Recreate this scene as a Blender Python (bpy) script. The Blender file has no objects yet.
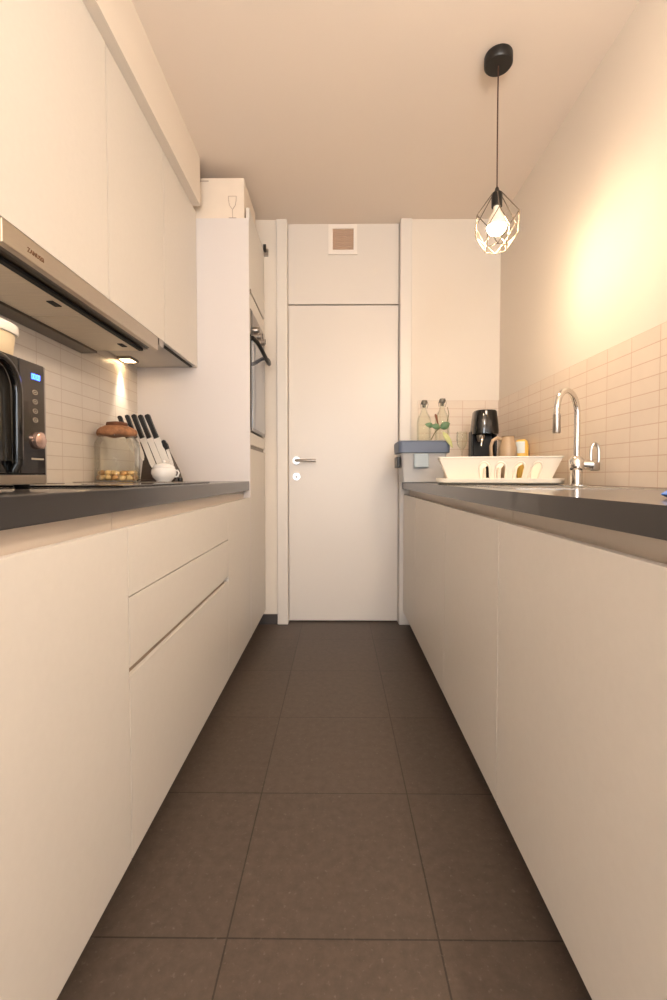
import bpy, bmesh, math, random
from mathutils import Vector, Matrix
random.seed(7)
scene = bpy.context.scene
COL = scene.collection
PI = math.pi

# ------------------------------------------------------------------ materials
def lin(c):
    return tuple(((v/255)/12.92 if v/255 <= 0.04045 else (((v/255)+0.055)/1.055)**2.4) for v in c)

def mat(name, rgb, rough=0.5, metal=0.0, spec=0.5, noise=0.0, scale=30.0, bump=0.0, bscale=200.0,
        emit=None, estr=0.0, coat=0.0, stretch=(1, 1, 1)):
    m = bpy.data.materials.new(name); m.use_nodes = True
    nt = m.node_tree; b = nt.nodes['Principled BSDF']
    c = lin(rgb)
    b.inputs['Base Color'].default_value = (*c, 1)
    b.inputs['Roughness'].default_value = rough
    b.inputs['Metallic'].default_value = metal
    b.inputs['Specular IOR Level'].default_value = spec
    b.inputs['Coat Weight'].default_value = coat
    if emit:
        b.inputs['Emission Color'].default_value = (*lin(emit), 1)
        b.inputs['Emission Strength'].default_value = estr
    if noise > 0 or bump > 0:
        tc = nt.nodes.new('ShaderNodeTexCoord'); mp = nt.nodes.new('ShaderNodeMapping')
        mp.inputs['Scale'].default_value = stretch
        nt.links.new(tc.outputs['Object'], mp.inputs['Vector'])
        if noise > 0:
            n = nt.nodes.new('ShaderNodeTexNoise'); n.inputs['Scale'].default_value = scale
            n.inputs['Detail'].default_value = 5
            nt.links.new(mp.outputs['Vector'], n.inputs['Vector'])
            r = nt.nodes.new('ShaderNodeValToRGB')
            r.color_ramp.elements[0].position = 0.3; r.color_ramp.elements[1].position = 0.7
            r.color_ramp.elements[0].color = (*[max(0, v*(1-noise)) for v in c], 1)
            r.color_ramp.elements[1].color = (*[min(1, v*(1+noise)) for v in c], 1)
            nt.links.new(n.outputs['Fac'], r.inputs['Fac'])
            nt.links.new(r.outputs['Color'], b.inputs['Base Color'])
        if bump > 0:
            n2 = nt.nodes.new('ShaderNodeTexNoise'); n2.inputs['Scale'].default_value = bscale
            nt.links.new(mp.outputs['Vector'], n2.inputs['Vector'])
            bp = nt.nodes.new('ShaderNodeBump'); bp.inputs['Strength'].default_value = bump
            bp.inputs['Distance'].default_value = 0.002
            nt.links.new(n2.outputs['Fac'], bp.inputs['Height'])
            nt.links.new(bp.outputs['Normal'], b.inputs['Normal'])
    return m

def glass_mat(name, tint=(255, 255, 255), refl=1.0, rough=0.02):
    """thin clear glass: see-through with a fresnel gloss"""
    m = bpy.data.materials.new(name); m.use_nodes = True
    nt = m.node_tree; nt.nodes.remove(nt.nodes['Principled BSDF'])
    out = nt.nodes['Material Output']
    tr = nt.nodes.new('ShaderNodeBsdfTransparent'); tr.inputs['Color'].default_value = (*lin(tint), 1)
    gl = nt.nodes.new('ShaderNodeBsdfGlossy'); gl.inputs['Roughness'].default_value = rough
    fr = nt.nodes.new('ShaderNodeLayerWeight'); fr.inputs['Blend'].default_value = 0.25
    mu = nt.nodes.new('ShaderNodeMath'); mu.operation = 'MULTIPLY'; mu.inputs[1].default_value = refl
    mx = nt.nodes.new('ShaderNodeMixShader')
    nt.links.new(fr.outputs['Fresnel'], mu.inputs[0]); nt.links.new(mu.outputs[0], mx.inputs['Fac'])
    nt.links.new(tr.outputs[0], mx.inputs[1]); nt.links.new(gl.outputs[0], mx.inputs[2])
    nt.links.new(mx.outputs[0], out.inputs['Surface'])
    return m

def grid_mat(name, c1, c2, grout, bw, bh, mortar, axes, off, rough=0.4, speck=None, spec=0.5, bump=0.3, noise=0.15, nscale=9.0):
    """stack-bond tiles: axes picks which object axes run along and up the tiling"""
    m = bpy.data.materials.new(name); m.use_nodes = True
    nt = m.node_tree; b = nt.nodes['Principled BSDF']
    tc = nt.nodes.new('ShaderNodeTexCoord'); sp = nt.nodes.new('ShaderNodeSeparateXYZ')
    nt.links.new(tc.outputs['Object'], sp.inputs[0])
    cb = nt.nodes.new('ShaderNodeCombineXYZ')
    for i, (ax, o) in enumerate(zip(axes, off)):
        a = nt.nodes.new('ShaderNodeMath'); a.operation = 'SUBTRACT'; a.inputs[1].default_value = o
        nt.links.new(sp.outputs[ax], a.inputs[0]); nt.links.new(a.outputs[0], cb.inputs[i])
    br = nt.nodes.new('ShaderNodeTexBrick')
    br.offset = 0.0; br.squash = 1.0
    br.inputs['Scale'].default_value = 1.0
    br.inputs['Brick Width'].default_value = bw; br.inputs['Row Height'].default_value = bh
    br.inputs['Mortar Size'].default_value = mortar; br.inputs['Mortar Smooth'].default_value = 0.1
    br.inputs['Bias'].default_value = 0.0
    br.inputs['Color1'].default_value = (*lin(c1), 1); br.inputs['Color2'].default_value = (*lin(c2), 1)
    br.inputs['Mortar'].default_value = (*lin(grout), 1)
    nt.links.new(cb.outputs[0], br.inputs['Vector'])
    n = nt.nodes.new('ShaderNodeTexNoise'); n.inputs['Scale'].default_value = nscale; n.inputs['Detail'].default_value = 8
    n.inputs['Roughness'].default_value = 0.7
    nt.links.new(tc.outputs['Object'], n.inputs['Vector'])
    mr = nt.nodes.new('ShaderNodeMapRange')
    mr.inputs['From Min'].default_value = 0.3; mr.inputs['From Max'].default_value = 0.7
    mr.inputs['To Min'].default_value = 1-noise; mr.inputs['To Max'].default_value = 1+noise
    nt.links.new(n.outputs['Fac'], mr.inputs['Value'])
    mx = nt.nodes.new('ShaderNodeVectorMath'); mx.operation = 'SCALE'
    nt.links.new(br.outputs['Color'], mx.inputs[0]); nt.links.new(mr.outputs['Result'], mx.inputs['Scale'])
    last = mx.outputs[0]
    if speck:
        v = nt.nodes.new('ShaderNodeTexNoise'); v.inputs['Scale'].default_value = 95; v.inputs['Detail'].default_value = 3
        nt.links.new(tc.outputs['Object'], v.inputs['Vector'])
        r = nt.nodes.new('ShaderNodeValToRGB')
        r.color_ramp.elements[0].position = 0.62; r.color_ramp.elements[1].position = 0.78
        r.color_ramp.elements[0].color = (0, 0, 0, 1); r.color_ramp.elements[1].color = (*lin(speck), 1)
        nt.links.new(v.outputs['Fac'], r.inputs['Fac'])
        ad = nt.nodes.new('ShaderNodeVectorMath'); ad.operation = 'ADD'
        nt.links.new(last, ad.inputs[0]); nt.links.new(r.outputs['Color'], ad.inputs[1])
        last = ad.outputs[0]
    nt.links.new(last, b.inputs['Base Color'])
    b.inputs['Roughness'].default_value = rough; b.inputs['Specular IOR Level'].default_value = spec
    if bump:
        iv = nt.nodes.new('ShaderNodeMath'); iv.operation = 'SUBTRACT'; iv.inputs[0].default_value = 1
        nt.links.new(br.outputs['Fac'], iv.inputs[1])
        bp = nt.nodes.new('ShaderNodeBump'); bp.inputs['Strength'].default_value = bump; bp.inputs['Distance'].default_value = 0.0015
        nt.links.new(iv.outputs[0], bp.inputs['Height']); nt.links.new(bp.outputs['Normal'], b.inputs['Normal'])
    return m

M = {}
M['wall'] = mat('wall_paint', (215, 207, 197), 0.85, spec=0.2, bump=0.04, bscale=350)
M['ceil'] = mat('ceiling_paint', (224, 213, 202), 0.9, spec=0.15, bump=0.04, bscale=300)
M['cab'] = mat('cabinet_white_laminate', (205, 201, 195), 0.42, spec=0.4, noise=0.012, scale=60)
M['carc'] = mat('carcass_white', (190, 185, 180), 0.6, spec=0.3)
M['rail'] = mat('grip_rail_cream', (206, 195, 183), 0.35, spec=0.5)
M['channel'] = mat('channel_shade_beige', (140, 124, 106), 0.4)  # darker than the rail: recess shade painted into the drawer channel's colour
M['paint'] = mat('white_gloss_paint', (211, 206, 200), 0.38, spec=0.4)
M['doorp'] = mat('door_satin_white', (210, 204, 198), 0.33, spec=0.4)
M['slab'] = mat('dark_stone_worktop', (44, 43, 45), 0.35, spec=0.4, coat=0.6)
M['floor'] = grid_mat('dark_floor_tiles', (80, 70, 63), (77, 67, 60), (54, 47, 42), 0.448, 0.446, 0.002, (0, 1),
                      (-0.234-0.448*20, 0.941-0.446*20), rough=0.42, speck=(62, 60, 56), spec=0.25, bump=0.4, noise=0.18, nscale=38)
M['plinth'] = mat('dark_skirting_tile', (62, 56, 54), 0.5)
TILE = dict(c1=(212, 199, 185), c2=(209, 196, 182), grout=(190, 164, 146), bw=0.146, bh=0.0527, mortar=0.0016, rough=0.28, noise=0.03, spec=0.45, bump=0.5)
M['tileR'] = grid_mat('cream_wall_tiles_right', axes=(1, 2), off=(1.650-0.146*40, 0.942-0.0527*20), **TILE)
TL = dict(TILE); TL.update(c1=(212, 205, 196), c2=(209, 202, 193), grout=(190, 177, 166))
M['tileL'] = grid_mat('cream_wall_tiles_left', axes=(1, 2), off=(1.800-0.146*40, 0.952-0.0527*20), **TL)
M['tileB'] = grid_mat('cream_wall_tiles_back', axes=(0, 2), off=(0.52-0.146*40, 0.942-0.0527*20), **TILE)
M['steel'] = mat('brushed_steel', (190, 180, 166), 0.34, 1.0, noise=0.06, scale=40, stretch=(40, 1, 40))
M['rails'] = mat('slide_rail_grey', (92, 86, 82), 0.4, 0.3)
M['steel_d'] = mat('dull_dark_steel', (120, 112, 104), 0.4, 1.0)
M['chrome'] = mat('chrome', (225, 222, 218), 0.08, 1.0)
M['nickel'] = mat('satin_nickel', (176, 168, 160), 0.3, 1.0)
M['chrome_w'] = mat('bright_rosette', (232, 232, 235), 0.2, 0.6)
M['filter'] = mat('filter_mesh_alu', (218, 206, 186), 0.45, 0.25, noise=0.12, scale=8, stretch=(1, 60, 1))
M['black'] = mat('black_plastic', (13, 12, 12), 0.4)
M['black_g'] = mat('black_gloss', (6, 6, 6), 0.12, coat=0.3)
M['mw_panel'] = mat('dark_mirror_panel', (30, 24, 21), 0.16, coat=0.4)
M['mw_win'] = mat('smoked_door_window', (40, 38, 34), 0.1, coat=0.5)
M['mw_side'] = mat('grey_painted_metal', (150, 144, 140), 0.4, 0.3)
M['grey_pl'] = mat('grey_blue_plastic', (88, 100, 122), 0.45)
M['grey_lt'] = mat('pale_blue_plastic', (158, 172, 182), 0.45)
M['clearpl'] = mat('milky_plastic', (180, 180, 181), 0.4)
M['white_pl'] = mat('white_plastic', (236, 228, 214), 0.35)
M['rack_pl'] = mat('cream_white_plastic', (226, 219, 205), 0.35)
M['lid_pl'] = mat('white_lid', (240, 236, 228), 0.4)
M['tub'] = mat('creamy_tub', (230, 212, 178), 0.4)
M['card'] = mat('box_cardboard_white', (216, 204, 190), 0.7, noise=0.02, scale=20)
M['print'] = mat('grey_print', (168, 152, 140), 0.7)
M['cork'] = mat('cork_lid', (152, 106, 74), 0.8, noise=0.3, scale=60, bump=0.4, bscale=90)
M['cork_d'] = mat('dark_wood_knob', (104, 62, 38), 0.6, noise=0.2, scale=40)
M['nut'] = mat('nut_shell', (220, 192, 140), 0.6, noise=0.3, scale=40)
M['nut2'] = mat('nut_shell_dark', (182, 142, 92), 0.6, noise=0.3, scale=40)
M['glass'] = glass_mat('clear_glass', (252, 252, 250), .45)
M['glass_t'] = glass_mat('tinted_bottle_glass', (252, 253, 250), .3)
M['bowl'] = mat('white_glazed_ceramic', (232, 232, 232), 0.15, coat=0.3)
M['blade'] = mat('polished_blade', (238, 234, 228), 0.3, 0.35)
M['kblock'] = mat('dark_brown_block', (66, 54, 46), 0.5, noise=0.15, scale=30, stretch=(1, 1, 6))
M['hob'] = mat('hob_glass', (16, 15, 15), 0.06, coat=0.3)
M['hobline'] = mat('hob_print', (120, 110, 100), 0.2)
M['ovenglass'] = mat('oven_glass_reflection', (128, 136, 152), 0.08, coat=0.6)  # pale blue base paints in the daylight reflected by the door glass
M['ovenpanel'] = mat('oven_steel_panel', (150, 140, 132), 0.3, 0.8)
M['leaf'] = mat('green_leaf', (86, 118, 86), 0.5, noise=0.2, scale=30)
M['leaf2'] = mat('pale_leaf', (172, 176, 122), 0.5, noise=0.15, scale=30)
M['stem'] = mat('brown_green_stem', (112, 106, 74), 0.6)
M['stopper'] = mat('grey_stopper', (92, 88, 80), 0.4)
M['wire'] = mat('cage_wire', (120, 108, 94), 0.4, 0.6)
M['bulb'] = mat('glowing_bulb', (255, 240, 220), 0.4, emit=(255, 222, 182), estr=310)
M['led'] = mat('lit_lamp_lens', (255, 240, 220), 0.4, emit=(255, 214, 160), estr=14)
M['digit'] = mat('blue_display_digits', (60, 110, 255), 0.4, emit=(90, 150, 255), estr=1.6)
M['icon'] = mat('pale_icon_print', (156, 148, 134), 0.5)
M['knob'] = mat('rosy_knob_metal', (196, 168, 158), 0.25, 0.8)
M['beige'] = mat('beige_glaze', (166, 144, 118), 0.35)
M['yellow'] = mat('yellow_plastic', (226, 186, 92), 0.45)
M['palelabel'] = mat('pale_blue_label', (206, 216, 218), 0.5)
M['blue'] = mat('blue_plastic', (44, 104, 190), 0.45)
M['brown'] = mat('dark_brown_bristle', (66, 40, 30), 0.7)
M['matc'] = mat('dark_patterned_mat', (74, 70, 62), 0.9, noise=0.6, scale=70)
M['vent'] = mat('vent_louvre', (196, 170, 150), 0.6)
M['ventf'] = mat('vent_frame_cream', (224, 217, 210), 0.5)
M['badge'] = mat('badge_brown', (110, 74, 44), 0.4)
M['shadow_gap'] = mat('gap_black', (24, 21, 20), 0.7)
M['filler'] = mat('cabinet_side_white', (206, 201, 200), 0.42, spec=0.4)

# ------------------------------------------------------------------ mesh helpers
class MB:
    def __init__(self): self.bm = bmesh.new()
    def box(self, x0, x1, y0, y1, z0, z1, bev=0.0, seg=2):
        r = bmesh.ops.create_cube(self.bm, size=1.0)
        vs = r['verts']
        for v in vs:
            v.co = Vector((x0+(v.co.x+.5)*(x1-x0), y0+(v.co.y+.5)*(y1-y0), z0+(v.co.z+.5)*(z1-z0)))
        if bev > 0:
            es = list({e for v in vs for e in v.link_edges})
            bmesh.ops.bevel(self.bm, geom=es, offset=bev, segments=seg, affect='EDGES', profile=0.5)
        return self
    def prism(self, pts, axis, a, b, bev=0.0):
        """polygon pts (2-D) extruded along axis from a to b"""
        def mk(p, t):
            if axis == 'Y': return Vector((p[0], t, p[1]))
            if axis == 'X': return Vector((t, p[0], p[1]))
            return Vector((p[0], p[1], t))
        A = [self.bm.verts.new(mk(p, a)) for p in pts]; B = [self.bm.verts.new(mk(p, b)) for p in pts]
        n = len(pts)
        fs = [self.bm.faces.new(A), self.bm.faces.new(list(reversed(B)))]
        for i in range(n):
            fs.append(self.bm.faces.new((A[(i+1) % n], A[i], B[i], B[(i+1) % n])))
        if bev > 0:
            es = list({e for f in fs for e in f.edges})
            bmesh.ops.bevel(self.bm, geom=es, offset=bev, segments=2, affect='EDGES', profile=0.5)
        return self
    def lathe(self, prof, cx=0, cy=0, n=32, sx=1.0, sy=1.0, power=2.0):
        """prof: list of (r, z); closed at the ends where r == 0; power > 2 squares the ring"""
        rings = []
        for r, z in prof:
            if r <= 1e-6:
                rings.append([self.bm.verts.new((cx, cy, z))])
            else:
                ring = []
                for i in range(n):
                    t = 2*PI*i/n; c, s = math.cos(t), math.sin(t)
                    k = (abs(c)**power+abs(s)**power)**(-1/power)
                    ring.append(self.bm.verts.new((cx+r*sx*c*k, cy+r*sy*s*k, z)))
                rings.append(ring)
        for A, B in zip(rings, rings[1:]):
            if len(A) == 1 and len(B) == 1: continue
            for i in range(n):
                j = (i+1) % n
                if len(A) == 1: self.bm.faces.new((A[0], B[j], B[i]))
                elif len(B) == 1: self.bm.faces.new((A[i], A[j], B[0]))
                else: self.bm.faces.new((A[i], A[j], B[j], B[i]))
        return self
    def tube(self, path, r, n=10, closed=False, caps=True, flat=1.0):
        P = [Vector(p) for p in path]
        m = len(P); rings = []
        up = None
        for i in range(m):
            if closed: t = (P[(i+1) % m]-P[i-1])
            elif i == 0: t = P[1]-P[0]
            elif i == m-1: t = P[-1]-P[-2]
            else: t = P[i+1]-P[i-1]
            t.normalize()
            if up is None:
                a = Vector((0, 0, 1)) if abs(t.z) < 0.9 else Vector((0, 1, 0))
                up = (a-t*a.dot(t)).normalized()
            else:
                up = (up-t*up.dot(t)).normalized()
            sd = t.cross(up)
            rr = r[i] if isinstance(r, (list, tuple)) else r
            rings.append([self.bm.verts.new(P[i]+(up*math.cos(2*PI*k/n)*flat+sd*math.sin(2*PI*k/n))*rr) for k in range(n)])
        lim = m if closed else m-1
        for i in range(lim):
            A, B = rings[i], rings[(i+1) % m]
            for k in range(n):
                self.bm.faces.new((A[k], A[(k+1) % n], B[(k+1) % n], B[k]))
        if caps and not closed:
            self.bm.faces.new(list(reversed(rings[0]))); self.bm.faces.new(rings[-1])
        return self
    def cyl(self, p, q, r, n=24, bev=0.0):
        self.tube([p, q], r, n)
        return self
    def disc_tube(self, p, q, prof, n=28):
        """revolve (r, t) around the axis p->q, t in metres from p"""
        p = Vector(p); d = (Vector(q)-p).normalized()
        a = Vector((0, 0, 1)) if abs(d.z) < .9 else Vector((1, 0, 0))
        u = (a-d*a.dot(d)).normalized(); w = d.cross(u)
        rings = []
        for r, t in prof:
            if r <= 1e-6: rings.append([self.bm.verts.new(p+d*t)])
            else: rings.append([self.bm.verts.new(p+d*t+(u*math.cos(2*PI*k/n)+w*math.sin(2*PI*k/n))*r) for k in range(n)])
        for A, B in zip(rings, rings[1:]):
            for k in range(n):
                j = (k+1) % n
                if len(A) == 1 and len(B) == 1: continue
                if len(A) == 1: self.bm.faces.new((A[0], B[k], B[j]))
                elif len(B) == 1: self.bm.faces.new((A[k], B[0], A[j]))
                else: self.bm.faces.new((A[k], B[k], B[j], A[j]))
        return self
    def build(self, name, m, parent=None, smooth=False, angle=40):
        bmesh.ops.recalc_face_normals(self.bm, faces=self.bm.faces[:])
        me = bpy.data.meshes.new(name); self.bm.to_mesh(me); self.bm.free()
        o = bpy.data.objects.new(name, me); COL.objects.link(o)
        me.materials.append(m)
        if smooth:
            for p in me.polygons: p.use_smooth = True
            me.set_sharp_from_angle(angle=math.radians(angle))
        if parent is not None:
            o.parent = parent
            # every parent chain here is un-rotated: keep world coordinates
            w = Vector((0, 0, 0)); q = parent
            while q is not None: w += q.location; q = q.parent
            for v in me.vertices: v.co -= w
        return o

def tag(o, label, cat, group=None):
    o['label'] = label; o['category'] = cat
    if group: o['group'] = group
    return o
def struct(o):
    o['kind'] = 'structure'; return o
def thing(name, label, cat, loc=(0, 0, 0), group=None):
    o = bpy.data.objects.new(name, None); COL.objects.link(o)
    o.location = loc; o.empty_display_size = 0.1
    return tag(o, label, cat, group)
def rebase(o, loc):
    """put a one-mesh thing's origin at its base"""
    d = Vector(loc)-o.location
    for v in o.data.vertices: v.co -= d
    o.location = loc
    return o
def arc(c, r, a0, a1, n, plane='XZ'):
    out = []
    for i in range(n+1):
        t = a0+(a1-a0)*i/n
        out.append((c[0]+r*math.cos(t), c[1]+r*math.sin(t)))
    return out

# ------------------------------------------------------------------ key planes (metres; camera stands at x=0 y=0)
WL, WR, WB, WF, ZC = -1.09, 1.05, 3.01, -2.6, 2.63
LF, RF = -0.474, 0.430           # cabinet fronts
LT, RT = 0.952, 0.942            # worktop tops

# ------------------------------------------------------------------ room shell
struct(MB().box(WL-.1, WR+.1, WF-.1, 3.3, -0.06, 0).build('floor', M['floor']))
struct(MB().box(WL-.1, WR+.1, WF-.1, 3.3, ZC, ZC+.08).build('ceiling', M['ceil']))
struct(MB().box(WL-.1, WL, WF, WB+.1, 0, ZC).build('wall_left', M['wall']))
struct(MB().box(WR, WR+.1, WF, WB+.1, 0, ZC).build('wall_right', M['wall']))
b = MB()
b.box(WL, -0.34, WB, WB+.14, 0, ZC); b.box(0.415, WR, WB, WB+.14, 0, ZC)
struct(b.build('wall_back', M['wall']))
b = MB()
wx0, wx1, wz0, wz1 = -0.85, 0.85, 0.25, 2.3
b.box(WL, wx0, WF-.1, WF, 0, ZC); b.box(wx1, WR, WF-.1, WF, 0, ZC)
b.box(wx0, wx1, WF-.1, WF, 0, wz0); b.box(wx0, wx1, WF-.1, WF, wz1, ZC)
struct(b.build('wall_front', M['wall']))
b = MB()
for (x0, x1, z0, z1) in ((wx0, wx0+.06, wz0, wz1), (wx1-.06, wx1, wz0, wz1), (wx0+.06, wx1-.06, wz0, wz0+.06), (wx0+.06, wx1-.06, wz1-.06, wz1), (-.03, .03, wz0+.06, wz1-.06)):
    b.box(x0, x1, WF-.08, WF-.02, z0, z1)
win = struct(b.build('window_1', M['paint']))
MB().box(wx0+.06, -.03, WF-.055, WF-.045, wz0+.06, wz1-.06).box(.03, wx1-.06, WF-.055, WF-.045, wz0+.06, wz1-.06).build('pane', M['glass'], win)

# bulkhead between the wall cabinets and the ceiling
struct(MB().box(WL, -0.715, 0.95, 2.43, 2.386, ZC).build('trim_4', M['wall']))
# tiled splashbacks
struct(MB().box(WR-.008, WR, -.1, WB, RT, 1.469).build('trim_5', M['tileR']))
struct(MB().box(0.525, WR-.008, WB-.008, WB, RT, 1.469).build('trim_6', M['tileB']))
struct(MB().box(WL, WL+.008, .4, 2.487, LT, 1.565).build('trim_7', M['tileL']))

# door with its transom panel and casings
DX0, DX1, DY = -0.324, 0.402, 3.06
door = struct(MB().box(DX0, DX1, DY, DY+.04, 0.008, 2.103, bev=.0015).build('door_1', M['doorp']))
struct(MB().box(DX0, DX1, DY, DY+.04, 2.111, ZC).build('trim_3', M['doorp']))
struct(MB().box(-.34, .415, DY+.045, DY+.1, 0, ZC).build('trim_8', M['shadow_gap']))
b = MB(); b.box(-0.395, DX0-.002, 2.995, WB, 0, ZC, bev=.004); b.box(-0.34, DX0-.002, WB, DY+.04, 0, ZC)
struct(b.build('trim_1', M['paint']))
b = MB(); b.box(DX1+.003, 0.478, 2.995, WB, 0, ZC, bev=.004); b.box(DX1+.003, 0.415, WB, DY+.04, 0, ZC)
struct(b.build('trim_2', M['paint']))
# lever handle and lock rosette
hd = MB().disc_tube((-.273, DY, 1.083), (-.273, DY-.1, 1.083), [(0, 0), (.026, 0), (.026, .006), (.024, .008), (0, .008)]).build('door_handle', M['chrome_w'], door, True)
b = MB(); b.tube([(-.273, DY-.006, 1.082), (-.273, DY-.045, 1.082), (-.268, DY-.052, 1.082), (-.255, DY-.055, 1.082), (-.142, DY-.055, 1.081)], .0095, 12)
b.build('lever', M['nickel'], hd, True)
lk = MB().disc_tube((-.273, DY, .976), (-.273, DY-.1, .976), [(0, 0), (.026, 0), (.026, .006), (.024, .008), (0, .008)]).build('lock_rosette', M['chrome_w'], door, True)
MB().disc_tube((-.273, DY-.008, .974), (-.273, DY-.1, .974), [(0, 0), (.009, 0), (.009, .006), (0, .006)], 16).build('lock_cylinder', M['steel_d'], lk, True)

struct(MB().box(-0.60, -0.396, 2.997, WB, 0, 0.066).build('baseboard_back', M['plinth']))
struct(MB().box(-.54, -.525, .42, 2.97, 0, .094).build('baseboard_left', M['plinth']))
struct(MB().box(.485, .50, .46, 2.99, 0, .094).build('baseboard_right', M['plinth']))

# ------------------------------------------------------------------ base cabinets
def carcass_profile(s, front, wall, zt, ztop):
    """side profile of the box with the set-back grip channel under the worktop (s = -1 left, +1 right)"""
    f = front+s*.019
    return [(wall, .094), (f, .094), (f, zt-.018), (f+s*.022, zt-.018), (f+s*.022, ztop), (wall, ztop)]
def rail_profile(s, front, zt, ztop):
    f = front+s*.019
    return [(f+s*.0215, ztop-.001), (f+s*.0175, ztop-.001), (f+s*.0175, zt-.011), (f+s*.001, zt-.011), (f+s*.001, zt-.0175), (f+s*.0215, zt-.0175)]
def base_cabinet(s, y0, y1, front, wall, zt, ztop, label, drawers=None, railmat='rail', hollow=False):
    t = thing('base_cabinet', label, 'cabinet', ((front+wall)/2, (y0+y1)/2, .094))
    if hollow:
        pr = carcass_profile(s, front, wall, zt, ztop); fx = pr[1][0]; rx = pr[3][0]
        b = MB().prism(pr, 'Y', y0+.001, y0+.019).prism(pr, 'Y', y1-.019, y1-.001)
        xa, xb = sorted((fx, wall)); b.box(xa, xb, y0+.019, y1-.019, .094, .112)
        xa, xb = sorted((rx, rx+s*.016)); b.box(xa, xb, y0+.019, y1-.019, zt-.10, ztop)
        xa, xb = sorted((wall, wall-s*.008)); b.box(xa, xb, y0+.019, y1-.019, .112, ztop)
        b.build('body', M['carc'], t)
    else:
        MB().prism(carcass_profile(s, front, wall, zt, ztop), 'Y', y0+.001, y1-.001).build('body', M['carc'], t)
    MB().prism(rail_profile(s, front, zt, ztop), 'Y', y0+.001, y1-.001).build('grip_rail', M[railmat], t)
    xa, xb = sorted((front, front+s*.018))
    g = .0018
    if not drawers:
        MB().box(xa, xb, y0+g, y1-g, .096, zt, bev=.0005).build('door', M['cab'], t)
    else:
        for (z0, z1) in drawers:
            MB().box(xa, xb, y0+g, y1-g, z0, z1, bev=.0005).build('drawer', M['cab'], t)
        # second grip channel above the deep drawer
        f = front+s*.019
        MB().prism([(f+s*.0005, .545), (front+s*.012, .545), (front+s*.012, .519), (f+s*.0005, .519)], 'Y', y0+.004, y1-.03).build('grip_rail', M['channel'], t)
    return t
base_cabinet(-1, .42, 1.029, LF, WL+.002, .863, .9015, 'wide white base cabinet door nearest the camera, below the microwave')
base_cabinet(-1, 1.029, 1.978, LF, WL+.002, .863, .9015, 'white drawer unit with three drawers below the hob',
             drawers=((.706, .863), (.542, .7025), (.096, .522)))
base_cabinet(-1, 1.978, 2.486, LF, WL+.002, .863, .9015, 'narrow white base cabinet between the drawer unit and the tall oven cabinet')
RW = WR-.002
base_cabinet(1, .48, 1.222, RF, RW, .860, .8965, 'largest white base cabinet on the right, nearest the camera')
base_cabinet(1, 1.222, 1.835, RF, RW, .860, .8965, 'white base cabinet under the tap, second from the camera on the right', hollow=True)
base_cabinet(1, 1.835, 2.53, RF, RW, .860, .8965, 'white base cabinet under the dish rack, third from the camera on the right')
base_cabinet(1, 2.53, 2.985, RF, RW, .860, .8965, 'farthest white base cabinet on the right, beside the door casing')

# worktops
o = MB().box(WL+.001, LF-.008+.016-.012, .40, 2.4855, .902, LT, bev=.0025).build('worktop', M['slab'])
rebase(o, (-.78, 1.4, .902)); tag(o, 'dark stone worktop on the left side under the microwave and knife stand', 'worktop')
sx0, sx1, sy0, sy1 = .535, .885, 1.36, 1.74
b = MB(); xf = RF-.008
xs = [xf, sx0, sx1, WR-.001]; ys = [.46, sy0, sy1, 2.992]
def slab_grid(b, z, flip):
    g = {(i, k): b.bm.verts.new((xs[i], ys[k], z)) for i in range(4) for k in range(4)}
    for i in range(3):
        for k in range(3):
            if (i, k) != (1, 1): b.bm.faces.new((g[i, k], g[i+1, k], g[i+1, k+1], g[i, k+1]))
    return g
g0, g1 = slab_grid(b, .897, True), slab_grid(b, RT, False)
edge = [(i, 0) for i in range(3)]+[(3, k) for k in range(3)]+[(i, 3) for i in (3, 2, 1)]+[(0, k) for k in (3, 2, 1)]
for ring in (edge, [(1, 1), (1, 2), (2, 2), (2, 1)]):
    for a, c in zip(ring, ring[1:]+ring[:1]): b.bm.faces.new((g0[a], g0[c], g1[c], g1[a]))
bmesh.ops.remove_doubles(b.bm, verts=b.bm.verts[:], dist=.0001)
o = b.build('worktop', M['slab']); rebase(o, (.74, 1.7, .897))
tag(o, 'dark stone worktop on the right side under the tap and dish rack', 'worktop')

# sink set in the right worktop
t = thing('sink', 'steel sink bowl let into the right worktop in front of the tap', 'sink', (.71, 1.55, .78))
b = MB(); r = .012
b.box(sx0-r, sx1+r, sy0-r, sy0+.004, RT+.0003, RT+.0023); b.box(sx0-r, sx1+r, sy1-.004, sy1+r, RT+.0003, RT+.0023)
b.box(sx0-r, sx0+.004, sy0+.004, sy1-.004, RT+.0003, RT+.0023); b.box(sx1-.004, sx1+r, sy0+.004, sy1-.004, RT+.0003, RT+.0023)
b.build('rim', M['chrome'], t)
b = MB(); q = .003
b.box(sx0+.001, sx0+q, sy0+.001, sy1-.001, .80, RT); b.box(sx1-q, sx1-.001, sy0+.001, sy1-.001, .80, RT)
b.box(sx0+q, sx1-q, sy0+.001, sy0+q, .80, RT); b.box(sx0+q, sx1-q, sy1-q, sy1-.001, .80, RT); b.box(sx0+.001, sx1-.001, sy0+.001, sy1-.001, .797, .80)
b.build('basin', M['steel'], t)
MB().lathe([(0, .8005), (.035, .8005), (.035, .803), (.028, .803), (.0, .8015)], .71, 1.55, 24).build('drain', M['chrome'], t, True)

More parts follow.
